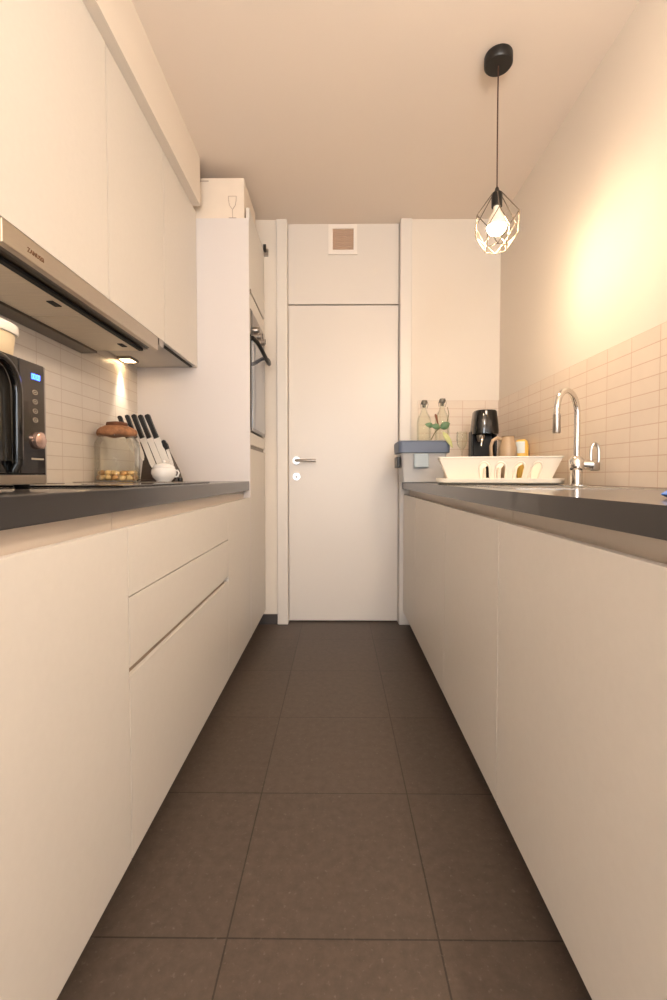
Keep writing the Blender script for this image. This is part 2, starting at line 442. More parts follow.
# ------------------------------------------------------------------ tap
TX, TY = .932, 1.80
t = thing('kitchen_tap', 'chrome swan-neck tap with a loop lever, in front of the right tiles', 'tap', (TX, TY, RT))
MB().lathe([(0, RT+.0005), (.062, RT+.0005), (.062, RT+.003), (.05, RT+.006), (.03, RT+.008), (0, RT+.008)], TX, TY, 36).build('base_plate', M['chrome'], t, True)
MB().lathe([(0, RT+.007), (.0225, RT+.007), (.0225, RT+.06), (.026, RT+.064), (.028, RT+.07), (.028, RT+.098), (.022, RT+.108), (.0135, RT+.116), (0, RT+.116)], TX, TY, 32).build('tap_body', M['chrome'], t, True)
d = Vector((-.80, -.60, 0)).normalized(); L = .155; zt = RT+.275
pts = [(TX, TY, RT+.10), (TX, TY, RT+.18), (TX, TY, zt)]
for i in range(1, 17):
    a = PI*i/16
    pts.append((TX+d.x*(L/2)*(1-math.cos(a)), TY+d.y*(L/2)*(1-math.cos(a)), zt+math.sin(a)*L/2*1.1))
ex, ey = pts[-1][0], pts[-1][1]
pts.append((ex, ey, zt-.02))
MB().tube(pts, .0112, 16).build('spout', M['chrome'], t, True)
MB().lathe([(0, zt-.012), (.0135, zt-.012), (.0135, zt-.025), (.0145, zt-.075), (.0125, zt-.08), (0, zt-.08)], ex, ey, 24).build('spray_head', M['nickel'], t, True)
lv = MB().cyl((TX, TY, RT+.085), (TX+.055, TY-.012, RT+.081), .019).build('lever', M['chrome'], t, True)
c = (TX+.062, TY-.015)
loop = []
for i in range(24):
    a = 2*PI*i/24; loop.append((c[0]+.015*math.cos(a), c[1], RT+.118+.036*math.sin(a) + (.010 if math.sin(a) > 0 else -.012)))
b = MB().tube(loop, .0055, 8, closed=True); b.box(c[0]-.019, c[0]+.019, c[1]-.007, c[1]+.007, RT+.058, RT+.092, bev=.006)
b.build('loop_handle', M['nickel'], lv, True)

# ------------------------------------------------------------------ wall cabinets
XU, ZU0, ZU1 = -.754, 1.565, 2.385
def wall_cabinet(y0, y1, label, z0=ZU0):
    t = thing('wall_cabinet', label, 'cabinet', ((WL+XU)/2, (y0+y1)/2, z0))
    MB().box(WL+.009, XU-.019, y0+.001, y1-.001, z0, ZU1).build('body', M['carc'], t)
    MB().box(XU-.018, XU, y0+.0024, y1-.0024, z0-.002, ZU1, bev=.0005).build('door', M['cab'], t)
    return t
wall_cabinet(1.02, 1.528, 'white wall cabinet nearest the camera, above the hood badge')
wall_cabinet(1.528, 2.018, 'middle white wall cabinet above the far half of the hood')
wc = wall_cabinet(2.018, 2.486, 'white wall cabinet against the tall oven cabinet, with the lit lamp underneath')
MB().box(XU-.03, XU-.019, 2.03, 2.45, ZU0-.008, ZU0-.0005).build('grip_strip', M['shadow_gap'], wc)

# under-cabinet lamp
t = thing('cabinet_lamp', 'small glowing square lamp under the wall cabinet, above the cork-lidded jar', 'lamp', (-1.043, 2.295, ZU0))
b = MB(); x0, x1, y0, y1 = -1.078, -1.008, 2.25, 2.34
b.box(x0, x1, y0, y0+.008, ZU0-.013, ZU0-.0005); b.box(x0, x1, y1-.008, y1, ZU0-.013, ZU0-.0005)
b.box(x0, x0+.008, y0+.008, y1-.008, ZU0-.013, ZU0-.0005); b.box(x1-.008, x1, y0+.008, y1-.008, ZU0-.013, ZU0-.0005)
b.build('housing', M['nickel'], t)
MB().box(x0+.008, x1-.008, y0+.008, y1-.008, ZU0-.011, ZU0-.001).build('lens', M['led'], t)
ld = bpy.data.lights.new('lamp_beam', 'SPOT'); ld.energy = 8; ld.color = (1, .86, .66); ld.spot_size = math.radians(54); ld.spot_blend = 1.0; ld.shadow_soft_size = .02
lo = bpy.data.objects.new('lamp_beam', ld); COL.objects.link(lo); lo.parent = t; lo.location = (-.003, 0, -.02); lo.rotation_euler = (0, math.radians(5), 0)

# ------------------------------------------------------------------ cooker hood
HY0, HY1 = 1.04, 1.945
t = thing('cooker_hood', 'slim stainless cooker hood under the wall cabinets with a small brown badge', 'cooker hood', (-.92, 1.5, 1.505))
MB().box(WL+.009, -.80, HY0+.004, HY1, 1.512, 1.5645).build('body', M['steel_d'], t)
fb = MB().box(-.772, -.752, HY0, HY1-.01, 1.506, 1.5605, bev=.002).build('front_bar', M['steel'], t)
b = MB()
for k in range(3): b.box(-.785-.013*k-.0105, -.785-.013*k+.002 if k else -.773, HY0+.003, HY1-.02, 1.514-.001*k, 1.522)
b.build('slide_rails', M['rails'], t)
MB().box(-.830, -.8135, HY0+.004, HY1-.015, 1.5025, 1.5119).build('dark_slot', M['shadow_gap'], t)
for (y0, y1) in ((HY0+.012, 1.518), (1.523, HY1-.012)):
    f = MB().box(-1.012, -.832, y0, y1, 1.504, 1.5118, bev=.003).build('grease_filter', M['filter'], t)
    ym = (y0+y1)/2+.12
    MB().box(-.872, -.852, ym-.022, ym+.022, 1.5015, 1.5042).build('filter_latch', M['shadow_gap'], f)
MB().box(WL+.009, -1.014, HY0+.004, HY1, 1.497, 1.5119).build('rear_housing', M['steel_d'], t)
MB().box(-.785, -.755, HY1+.01, HY1+.06, 1.535, 1.5620).build('end_bracket', M['nickel'], t)
cu = bpy.data.curves.new('badge', 'FONT'); cu.body = 'ZANUSSI'; cu.size = .016; cu.extrude = .0006; cu.align_x = 'CENTER'; cu.align_y = 'CENTER'
tmp = bpy.data.objects.new('tmp_badge', cu); COL.objects.link(tmp)
bpy.context.view_layer.update()
me = bpy.data.meshes.new_from_object(tmp.evaluated_get(bpy.context.evaluated_depsgraph_get()))
bpy.data.objects.remove(tmp)
Mx = Matrix(((0, 0, 1, 0), (1, 0, 0, 0), (0, 1, 0, 0), (0, 0, 0, 1)))   # text x -> +Y, text y -> +Z, faces +X
me.transform(Mx)
me.materials.clear(); me.materials.append(M['badge'])
bo = bpy.data.objects.new('badge', me); COL.objects.link(bo); bo.parent = fb
bo.location = Vector((-.7515, 1.155, 1.529))-t.location

# ------------------------------------------------------------------ tall oven cabinet
TY0, TY1 = 2.487, 2.992
t = thing('oven_cabinet', 'tall white cabinet housing the oven, left of the door', 'cabinet', (-.78, 2.74, .094))
MB().box(WL+.002, LF, TY0, TY0+.018, .094, 2.354, bev=.0005).build('side_panel', M['filler'], t)
b = MB()
b.box(WL+.002, LF-.019, TY0+.0185, TY1, .094, 1.222)
b.box(WL+.002, LF-.019, TY0+.0185, TY1, 1.895, 2.352)
b.box(WL+.002, -1.02, TY0+.0185, TY1, 1.222, 1.895); b.box(-1.02, LF-.019, TY1-.012, TY1, 1.222, 1.895)
b.build('body', M['carc'], t)
fy0, fy1 = TY0+.020, TY1
MB().box(LF-.018, LF, fy0, fy1, .096, 1.128, bev=.0005).build('door', M['cab'], t)
MB().box(LF-.018, LF-.010, fy0, fy1, 1.130, 1.152).build('grip_rail', M['steel_d'], t)
MB().box(LF-.018, LF, fy0, fy1, 1.152, 1.218, bev=.0005).build('filler_strip', M['cab'], t)
MB().box(LF-.018, LF, fy0, fy1, 1.893, 1.972, bev=.0005).build('filler_strip', M['cab'], t)
MB().box(LF-.018, LF-.010, fy0, fy1, 1.973, 1.988).build('grip_rail', M['shadow_gap'], t)
fd = MB().box(LF-.018, LF, fy0, fy1, 1.989, 2.420, bev=.0005).build('flap_door', M['cab'], t)
MB().box(LF-.004, LF+.005, fy0+.002, fy0+.018, 1.972, 1.992, bev=.002).build('hinge_cap', M['steel_d'], fd)

# built-in oven
t = thing('oven', 'built-in oven with grey-reflecting glass door and curved black handle', 'oven', (-.74, 2.75, 1.226))
oy0, oy1 = fy0+.002, TY1-.014
MB().box(-1.0, LF-.02, oy0, oy1, 1.226, 1.888).build('body', M['steel_d'], t)
cp = MB().box(LF-.018, LF+.003, oy0, oy1, 1.752, 1.888, bev=.003).build('control_panel', M['ovenpanel'], t)
MB().box(LF+.0032, LF+.0045, oy0, oy0+.05, 1.754, 1.886).build('dark_edge', M['black'], cp)
for yk in (2.62, 2.735, 2.85):
    k = MB().disc_tube((LF+.003, yk, 1.802), (1, yk, 1.802), [(0, 0), (.021, 0), (.020, .022), (.017, .025), (0, .025)], 24).build('knob', M['nickel'], cp, True)
    MB().box(LF+.0281, LF+.031, yk-.003, yk+.003, 1.79, 1.82).build('pointer', M['black'], k)
dr = MB().box(LF-.018, LF+.006, oy0, oy1, 1.228, 1.748, bev=.003).build('door', M['black_g'], t)
MB().box(LF+.0062, LF+.0078, oy0+.022, oy1-.008, 1.245, 1.728).build('door_glass', M['ovenglass'], dr)
hp = []
for i in range(17):
    u = i/16; s = math.sin(PI*u)
    hp.append((LF+.008+.055*s**.55, oy0+.015+(oy1-oy0-.03)*u, 1.735-.085*s))
MB().tube(hp, .0115, 12).build('handle', M['black'], dr, True)

# things on top of the tall cabinet
t = thing('glassware_box', 'white cardboard box printed with a wine glass, on top of the oven cabinet', 'box', (-.66, 2.68, 2.355))
MB().box(-.83, -.500, 2.50, 2.84, 2.3555, 2.574, bev=.005).build('carton', M['card'], t)
wg = []
gx, gz, gy = -.563, 2.371, 2.4985
for (dx, dz) in ((-.021, .105), (-.0205, .085), (-.016, .058), (-.004, .040), (0, .036), (.004, .040), (.016, .058), (.0205, .085), (.021, .105)):
    wg.append((gx+dx, gy, gz+dz))
b = MB().tube(wg, .0016, 6); b.tube([(gx-.021, gy, gz+.105), (gx+.021, gy, gz+.105)], .0014, 6)
b.tube([(gx, gy, gz+.037), (gx, gy, gz-.008)], .0016, 6); b.tube([(gx-.02, gy, gz-.009), (gx+.02, gy, gz-.009)], .0022, 6)
b.build('glass_print', M['print'], t)
MB().box(-.735, -.690, 2.4985, 2.4998, 2.553, 2.559).build('label_print', M['print'], t)
t = thing('wall_hook', 'small dark fitting on the wall between the oven cabinet and the door casing', 'hook', (-.462, 3.0, 2.40))
MB().box(-.478, -.446, 3.0, WB-.0003, 2.395, 2.445, bev=.003).build('plate', M['nickel'], t)
MB().tube([(-.466, 3.002, 2.428), (-.466, 2.978, 2.432), (-.464, 2.965, 2.443), (-.464, 2.963, 2.452)], .0095, 10).build('peg', M['black'], t, True)

# ------------------------------------------------------------------ vent grille above the door
t = thing('vent_grille', 'small square louvred vent above the door, just below the ceiling', 'vent', (.036, DY, 2.43))
b = MB(); x0, x1, z0, z1, y0, y1 = -.060, .128, 2.428, 2.622, DY-.012, DY-.0003
b.box(x0, x0+.028, y0, y1, z0, z1); b.box(x1-.024, x1, y0, y1, z0, z1); b.box(x0+.028, x1-.024, y0, y1, z0, z0+.030); b.box(x0+.028, x1-.024, y0, y1, z1-.028, z1)
b.build('frame', M['ventf'], t)
b = MB(); n = 11
b.box(x0+.028, x1-.024, y1-.002, y1, z0+.03, z1-.028)
for i in range(n):
    zz = z0+.034+(z1-z0-.066)*i/(n-1)
    b.prism([(y0+.002, zz-.004), (y0+.003, zz-.0045), (y1-.002, zz+.004), (y1-.003, zz+.0045)], 'X', x0+.029, x1-.025)
b.build('louvres', M['vent'], t)

# ------------------------------------------------------------------ pendant lamp
PX, PY_ = .632, 1.862
t = thing('pendant_lamp', 'black-canopied pendant with glowing bulb in a wire cage', 'lamp', (PX, PY_, 1.88))
MB().lathe([(0, ZC-.0005), (.053, ZC-.0005), (.054, ZC-.004), (.054, ZC-.034), (.050, ZC-.039), (0, ZC-.039)], PX, PY_, 40).build('canopy', M['black'], t, True)
MB().tube([(PX, PY_, ZC-.036), (PX-.001, PY_, 2.4), (PX, PY_, 2.118)], .0028, 8).build('cord', M['brown'], t, True)
MB().lathe([(0, 2.122), (.006, 2.122), (.010, 2.108), (.020, 2.100), (.0215, 2.095), (.0205, 2.048), (0, 2.048)], PX, PY_, 24).build('socket', M['black'], t, True)
bz = 1.975
MB().lathe([(0, 2.050), (.013, 2.050), (.014, 2.030), (.022, 2.018), (.034, bz+.016), (.038, bz+.002), (.0376, bz-.0058), (0, bz-.0058)], PX, PY_, 32).build('bulb_base', M['white_pl'], t, True)
MB().lathe([(0, bz-.0061)]+[(.038*math.cos(a), bz+.038*math.sin(a)) for a in [math.radians(-9-7*i) for i in range(11)]]+[(0, bz-.038)], PX, PY_, 32).build('bulb', M['bulb'], t, True, 70)
b = MB(); n = 6
top = [(PX+.021*math.cos(2*PI*i/n+.3), PY_+.021*math.sin(2*PI*i/n+.3), 2.096) for i in range(n)]
mid = [(PX+.090*math.cos(2*PI*i/n+.3), PY_+.090*math.sin(2*PI*i/n+.3), 2.000) for i in range(n)]
mid2 = [(PX+.080*math.cos(2*PI*(i+.5)/n+.3), PY_+.080*math.sin(2*PI*(i+.5)/n+.3), 1.940) for i in range(n)]
bot = [(PX+.044*math.cos(2*PI*i/n+.3), PY_+.044*math.sin(2*PI*i/n+.3), 1.884) for i in range(n)]
w = .0019
for i in range(n):
    j = (i+1) % n
    for p, q in ((top[i], mid[i]), (mid[i], mid2[i]), (mid[j], mid2[i]), (mid2[i], bot[i]), (mid2[i], bot[j]), (bot[i], bot[j]), (top[i], top[j])):
        b.tube([p, q], w, 6)
b.build('wire_cage', M['wire'], t, True)

# ------------------------------------------------------------------ microwave
mx, my0, my1, mz0, mz1 = -.68, .60, 1.07, .961, 1.234
t = thing('microwave', 'black microwave with a big looped door handle on the left worktop', 'microwave', (-.87, .835, LT))
MB().box(-1.06, mx-.022, my0+.004, my1-.004, mz0, mz1-.002, bev=.004).build('housing', M['mw_side'], t)
dr = MB().box(mx-.0215, mx-.002, my0, .984, mz0+.022, mz1, bev=.003).build('door', M['black_g'], t)
MB().box(mx-.0019, mx-.0005, my0+.03, .955, mz0+.05, mz1-.03).build('window', M['mw_win'], dr)
cp = MB().box(mx-.0215, mx-.002, .985, my1, mz0+.022, mz1, bev=.003).build('control_panel', M['mw_panel'], t)
MB().box(mx-.0215, mx-.001, my0, my1, mz0, mz0+.021, bev=.002).build('bottom_trim', M['steel'], t)
MB().box(mx-.0225, mx-.003, my1+.0003, my1+.0035, mz0+.004, mz1-.002).build('side_trim', M['mw_side'], t)
hy, hw = .906, .053
loop = [(mx+.001, hy+hw, mz0+.030), (mx+.010, hy+hw, mz0+.045)]
for i in range(15):
    a = PI*i/14
    loop.append((mx+.012, hy+hw*math.cos(a), 1.150+.066*math.sin(a)))
loop += [(mx+.010, hy-hw, mz0+.045), (mx+.001, hy-hw, mz0+.030)]
MB().tube(loop, .0095, 12).build('door_handle', M['black_g'], dr, True)
b = MB()
for i, dy in enumerate((0, .0085, .0205, .029)):
    yy = 1.024+dy*.75
    for (a0, a1, c0, c1) in ((.0, .006, 0, .0013), (.0, .006, .006, .0073), (.0, .0013, 0, .0073), (.0047, .006, 0, .0073)):
        b.box(mx-.0018, mx-.0005, yy+a0, yy+a1, 1.197+c0*1.6, 1.197+c1*1.6)
b.build('clock_digits', M['digit'], cp)
for zc in (1.168, 1.147, 1.126, 1.106):
    b = MB(); b.tube([(mx-.0012, 1.034+.008*math.cos(a*PI/4), zc+.005*math.sin(a*PI/4)) for a in range(8)], .0009, 5, closed=True); b.box(mx-.0018, mx-.0006, 1.031, 1.037, zc-.001, zc+.001)
    b.build('button_icon', M['icon'], cp)
k = MB().disc_tube((mx-.002, 1.042, 1.060), (1, 1.042, 1.060), [(0, 0), (.020, 0), (.019, .008), (.016, .010), (0, .010)], 28).build('knob', M['knob'], cp, True)
MB().box(mx-.0018, mx-.0005, 1.018, 1.060, 1.0165, 1.0205).build('printed_line', M['icon'], cp)
for (xx, yy) in ((-1.03, .63), (-1.03, 1.04), (-.72, .63), (-.72, 1.04)):
    MB().lathe([(0, LT+.0003), (.014, LT+.0003), (.016, mz0), (0, mz0)], xx, yy, 16).build('foot', M['black'], t, True)

# tub on the microwave
t = thing('plastic_tub', 'white lidded plastic tub standing on the microwave', 'tub', (-.757, .965, mz1-.002))
z = mz1-.0015
MB().lathe([(0, z), (.052, z), (.056, z+.004), (.061, z+.052), (0, z+.052)], -.757, .965, 32, power=3).build('container', M['tub'], t, True)
MB().lathe([(0, z+.0523), (.065, z+.0523), (.0665, z+.055), (.0665, z+.070), (.063, z+.074), (0, z+.074)], -.757, .965, 32, power=3).build('lid', M['lid_pl'], t, True)

# ------------------------------------------------------------------ hob
t = thing('hob', 'black glass hob set on the left worktop between microwave and jar', 'hob', (-.77, 1.5, LT))
MB().box(-1.02, -.53, 1.13, 1.90, LT+.0003, LT+.005, bev=.0015).build('glass_plate', M['hob'], t)
for (xx, yy, rr) in ((-.90, 1.33, .09), (-.66, 1.33, .075), (-.90, 1.70, .075), (-.66, 1.70, .09)):
    MB().tube([(xx+rr*math.cos(2*PI*i/40), yy+rr*math.sin(2*PI*i/40), LT+.0051) for i in range(40)], .0009, 4, closed=True).build('cooking_zone', M['hobline'], t)

# ------------------------------------------------------------------ jar with nuts
jx, jy, jr = -.985, 2.05, .094
t = thing('glass_jar', 'large clear glass jar with cork lid under the cabinet lamp', 'jar', (jx, jy, LT))
z = LT
MB().lathe([(0, z+.0005), (jr-.006, z+.0005), (jr, z+.006), (jr, z+.165), (jr-.004, z+.180), (jr-.016, z+.196), (jr-.016, z+.205),
            (jr-.019, z+.205), (jr-.019, z+.195), (jr-.007, z+.179), (jr-.003, z+.164), (jr-.003, z+.008), (jr-.008, z+.005), (0, z+.005)], jx, jy, 48).build('jar_glass', M['glass'], t, True)
b = MB(); prof = [(0, z+.206), (.074, z+.206), (.081, z+.209), (.084, z+.218), (.082, z+.228), (.070, z+.241), (.050, z+.250), (.04, z+.252), (0, z+.252)]
b.lathe(prof, jx, jy, 40)
for v in b.bm.verts:
    a = math.atan2(v.co.y-jy, v.co.x-jx)
    if v.co.z < z+.235: v.co.z += .0035*math.sin(5*a)
lid = b.build('cork_lid', M['cork'], t, True, 60)
MB().lathe([(0, z+.2515), (.044, z+.2515), (.046, z+.256), (.042, z+.266), (.02, z+.270), (0, z+.271)], jx, jy, 24).build('lid_knob', M['cork_d'], lid, True)

def nut_mesh(mm, name):
    bm = bmesh.new(); bmesh.ops.create_icosphere(bm, subdivisions=2, radius=.0125)
    for v in bm.verts:
        v.co.x *= 1.25; v.co *= 1+.07*math.sin(v.co.x*700+v.co.z*500)
    me = bpy.data.meshes.new(name); bm.to_mesh(me); bm.free(); me.materials.append(mm)
    for p in me.polygons: p.use_smooth = True
    return me
nms = [nut_mesh(M['nut'], 'nut'), nut_mesh(M['nut2'], 'nut')]
k = 0
for layer, (rr, cnt) in enumerate(((.0755, 15), (.046, 9), (.015, 3), (.070, 13), (.038, 6))):
    zz = z+.0195 + (.021 if layer > 2 else 0)
    for i in range(cnt):
        a = 2*PI*i/cnt+layer*.4+random.uniform(-.03, .03)
        o = bpy.data.objects.new('nut', nms[k % 3 == 0]); COL.objects.link(o)
        o.location = (jx+rr*math.cos(a), jy+rr*math.sin(a), zz+random.uniform(-.001, .0015))
        o.rotation_euler = (random.uniform(-.3, .3), random.uniform(-.3, .3), a+PI/2+random.uniform(-.4, .4))
        o.scale = [random.uniform(.88, 1.0)]*3
        tag(o, 'small brown nut among the layer at the bottom of the glass jar', 'nut', 'nuts in the glass jar'); k += 1

# ------------------------------------------------------------------ knife stand with its knives
ky = 2.20
t = thing('knife_stand', 'dark slanted knife stand holding knives by their blades, beside the jar', 'knife stand', (-.87, 2.25, LT))
lean = Vector((-.50, 0, 1)).normalized()
st = [(-.948, LT+.0005), (-.765, LT+.0005), (-.805, LT+.085), (-.850, LT+.185), (-.945, LT+.185), (-.905, LT+.100)]
MB().prism([(-.950, LT+.0005), (-.770, LT+.0005), (-.790, LT+.06), (-.855, LT+.19), (-.955, LT+.19), (-.93, LT+.12)], 'Y', ky, ky+.09, bev=.002).build('stand_board', M['kblock'], t)
MB().box(-.950, -.77, ky-.035, ky-.0005, LT+.0005, LT+.012, bev=.002).build('foot_plate', M['kblock'], t)
def knife(hx, hz, jx_, jz, tx, tz, bw, hw, label, y):
    """handle end (hx,hz) -> bolster (jx,jz) -> tip (tx,tz) in the stand's plane"""
    t = thing('kitchen_knife', label, 'knife', (tx, y, tz))
    A, J, T = Vector((hx, hz)), Vector((jx_, jz)), Vector((tx, tz))
    d = (T-J).normalized(); n = Vector((-d.y, d.x))
    bl = [J+n*bw/2, J-n*bw/2, T-d*bw*1.6-n*bw/2, T-n*bw*.28, T, T-d*bw*.7+n*bw*.38, T-d*bw*1.6+n*bw/2]
    MB().prism([tuple(p) for p in bl], 'Y', y-.0012, y+.0012).build('blade', M['blade'], t)
    d2 = (J-A).normalized(); n2 = Vector((-d2.y, d2.x)); w = hw/2
    hp = [A+n2*w*.7, A-n2*w*.7, A+d2*.006-n2*w*1.1, A+d2*.05-n2*w*.9, J-n2*w, J+n2*w, A+d2*.05+n2*w*.9, A+d2*.006+n2*w*1.15]
    MB().prism([tuple(p) for p in hp], 'Y', y-.009, y+.009, bev=.0025).build('handle', M['black'], t)
    return t
names = ['kitchen knife partly behind the jar, first on the stand from the jar', 'slim kitchen knife, second on the stand from the jar',
         'long-bladed kitchen knife, third on the stand from the jar', 'wide kitchen knife, fourth on the stand from the jar', 'kitchen knife with the rightmost tall black handle']
J = [(-1.000, 1.160), (-.963, 1.160), (-.930, 1.160), (-.897, 1.160), (-.862, 1.160)]
Tt = [(-.975, 1.092), (-.925, 1.055), (-.868, 1.000), (-.832, .998), (-.800, 1.000)]
Hh = [(-1.040, 1.266), (-1.004, 1.270), (-.972, 1.272), (-.941, 1.270), (-.908, 1.272)]
for i in range(5):
    knife(*Hh[i], *J[i], *Tt[i], (.020, .022, .027, .027, .032)[i], (.016, .017, .020, .020, .022)[i], names[i], ky-.0118-.0002*i)
knife(-.832, 1.150, -.812, 1.108, -.785, 1.02, .014, .017, 'short black knife at the far right of the stand', ky-.0118)

# bowl
cx, cy = -.802, 2.115
t = thing('sugar_bowl', 'small white lidded bowl in front of the knife stand', 'bowl', (cx, cy, LT))
z = LT+.0005
MB().lathe([(0, z), (.032, z), (.034, z+.006), (.048, z+.020), (.056, z+.040), (.054, z+.056), (.049, z+.064), (.046, z+.064), (.046, z+.058), (0, z+.03)], cx, cy, 40).build('bowl_body', M['bowl'], t, True)
lid = MB().lathe([(0, z+.0645), (.050, z+.0645), (.050, z+.068), (.040, z+.080), (.018, z+.088), (0, z+.089)], cx, cy, 40).build('lid', M['bowl'], t, True)
MB().lathe([(0, z+.0885), (.006, z+.0885), (.009, z+.095), (.006, z+.101), (0, z+.102)], cx, cy, 20).build('lid_knob', M['bowl'], lid, True)
MB().tube([(cx+.050, cy, z+.050), (cx+.064, cy, z+.054), (cx+.070, cy, z+.042), (cx+.064, cy, z+.026), (cx+.051, cy, z+.024)], .004, 8).build('ear_handle', M['bowl'], t, True)
o = MB().lathe([(0, LT+.0005), (.011, LT+.0005), (.012, LT+.010), (.010, LT+.020), (0, LT+.021)], -.738, 2.150, 16).build('bottle_cap', M['black'], None, True)
rebase(o, (-.738, 2.150, LT)); tag(o, 'tiny dark cap beside the small white bowl', 'cap')

# ------------------------------------------------------------------ dish rack
RX0, RX1, RY0, RY1 = .448, .934, 2.03, 2.34
o = MB().box(-.17, .16, -.21, .20, .0004, .0035).build('drying_mat', M['matc'])
o.location = (.655, 2.165, RT); o.rotation_euler = (0, 0, math.radians(-12)); tag(o, 'thin dark patterned mat under the dish rack', 'mat')
t = thing('dish_rack', 'cream plastic dish rack with arched cutouts on its drip tray, left of the tap', 'dish rack', (.70, 2.19, RT+.0035))
zt0 = RT+.004
# drip tray: shallow dish with raised rim
b = MB()
def rect_ring(b, prof, cx, cy, hx, hy, rc, n=6, close=True):
    """rounded-rectangle lathe: prof = (inset, z)"""
    rings = []
    for ins, zz in prof:
        ring = []
        for (qx, qy, a0) in ((1, 1, 0), (-1, 1, PI/2), (-1, -1, PI), (1, -1, 3*PI/2)):
            r = max(rc-ins*.5, .004)
            for i in range(n+1):
                a = a0+PI/2*i/n
                ring.append(b.bm.verts.new((cx+qx*(hx-ins-r)+r*math.cos(a), cy+qy*(hy-ins-r)+r*math.sin(a), zz)))
        rings.append(ring)
    for A, B in zip(rings, rings[1:]):
        for i in range(len(A)):
            j = (i+1) % len(A); b.bm.faces.new((A[i], A[j], B[j], B[i]))
    if close: b.bm.faces.new(list(reversed(rings[0]))); b.bm.faces.new(rings[-1])
    return b
tcx, tcy = .702, 2.185
rect_ring(b, [(.012, zt0), (.004, zt0+.005), (0, zt0+.020), (0, zt0+.024), (.004, zt0+.024), (.010, zt0+.018), (.034, zt0+.006)], tcx, tcy, .268, .185, .05)
b.build('drip_tray', M['rack_pl'], t, True)
# basket: flared walls as a frame, with arched openings along the front and back
zb, zt1 = zt0+.0075, RT+.120
inset = .045
def wall_pt(u, v, side):
    """u along the wall 0..1, v height 0..1 -> outer surface point"""
    ins = inset*(1-v)
    x0, x1, y0, y1 = RX0+ins, RX1+.022-ins, RY0+ins*.5, RY1-ins*.5
    zz = zb+(zt1-zb)*v
    if side == 'f': return Vector((x0+(x1-x0)*u, y0, zz))
    if side == 'b': return Vector((x1+(x0-x1)*u, y1, zz))
    if side == 'l': return Vector((x0, y1+(y0-y1)*u, zz))
    return Vector((x1, y0+(y1-y0)*u, zz))
NU, NV = 160, 26
def arch_hole(u, v, centers, wid):
    for cidx in centers:
        du = abs(u-cidx)/wid
        if du < 1 and v > .16:
            top = .52+.26*math.sqrt(max(0, 1-du*du))
            if v < top: return True
    return False
def panel(side, centers, wid, nu=NU):
    bm = bmesh.new(); g = {}
    for i in range(nu+1):
        for j in range(NV+1):
            g[i, j] = bm.verts.new(wall_pt(i/nu, j/NV, side))
    for i in range(nu):
        for j in range(NV):
            if not arch_hole((i+.5)/nu, (j+.5)/NV, centers, wid):
                bm.faces.new((g[i, j], g[i+1, j], g[i+1, j+1], g[i, j+1]))
    loose = [v for v in bm.verts if not v.link_faces]
    bmesh.ops.delete(bm, geom=loose, context='VERTS')
    return bm
def add_panel(side, centers, wid, name):
    b = MB(); b.bm.free(); b.bm = panel(side, centers, wid)
    o = b.build(name, M['rack_pl'], t, False)
    sm = o.modifiers.new('thickness', 'SOLIDIFY'); sm.thickness = .0035; sm.offset = 0
    return o
cf = [.37, .515, .68, .825]
add_panel('f', cf, .042, 'front_wall'); add_panel('b', [.50, .34, .18], .06, 'back_wall')
add_panel('l', [.3, .5, .7], .05, 'end_wall'); add_panel('r', [.3, .5, .7], .05, 'end_wall')
b = MB(); rect_ring(b, [(.0, zt1-.004), (-.007, zt1-.002), (-.007, zt1+.003), (.004, zt1+.003), (.004, zt1-.004)], (RX0+RX1+.022)/2, (RY0+RY1)/2, (RX1+.022-RX0)/2, (RY1-RY0)/2, .012, close=False)
b.build('rim', M['rack_pl'], t)
b = MB()
b.box(RX0+inset, RX1+.022-inset, RY0+.03, RY1-.03, zb, zb+.004)
b.build('basket_floor', M['rack_pl'], t)
fx0, fx1 = RX0+inset*.5, RX1+.022-inset*.5
for cidx in cf:                                               # raised rims round the arches, a short post inside each
    pts = []
    for k in range(13):
        a = PI-PI*k/12
        pts.append(wall_pt(cidx+.046*math.cos(a), .52+.28*math.sin(a), 'f')+Vector((0, -.003, 0)))
    pts = [wall_pt(cidx-.046, .15, 'f')+Vector((0, -.003, 0))]+pts+[wall_pt(cidx+.046, .15, 'f')+Vector((0, -.003, 0))]
    MB().tube(pts, .0045, 8).build('arch_rim', M['rack_pl'], t, True)
    p0 = wall_pt(cidx, 0, 'f')
    MB().tube([(p0.x, p0.y+.05, zb+.004), (p0.x, p0.y+.05, zb+.058), (p0.x, p0.y+.05, zb+.066)], [.0075, .0065, .003], 10).build('plate_peg', M['rack_pl'], t, True)
t.location = (.735, 2.161, t.location.z); t.rotation_euler = (0, 0, math.radians(-12))

# ------------------------------------------------------------------ behind the rack
# drinks machine
cx, cy = .858, 2.70
t = thing('drinks_machine', 'tall black tapered drinks machine in the corner behind the dish rack', 'drinks machine', (cx, cy, RT))
z = RT+.0005
MB().lathe([(0, z), (.076, z), (.079, z+.006), (.076, z+.020), (0, z+.022)], cx, cy, 40, sy=1.2, power=2.6).build('base', M['black'], t, True)
MB().prism([(cx-.076, cy+.0), (cx-.062, cy+.0), (cx-.055, cy+.03), (cx+.055, cy+.03), (cx+.062, cy), (cx+.076, cy), (cx+.072, cy+.07), (cx+.04, cy+.088), (cx-.04, cy+.088), (cx-.072, cy+.07)], 'Z', z+.0205, z+.300, bev=.004).build('column', M['black'], t)
hd = MB().lathe([(0, z+.272), (.060, z+.272), (.073, z+.280), (.074, z+.300), (.069, z+.360), (.063, z+.408), (.058, z+.416), (.03, z+.419), (0, z+.419)], cx, cy, 48, sy=1.18, power=2.8).build('head', M['black_g'], t, True)
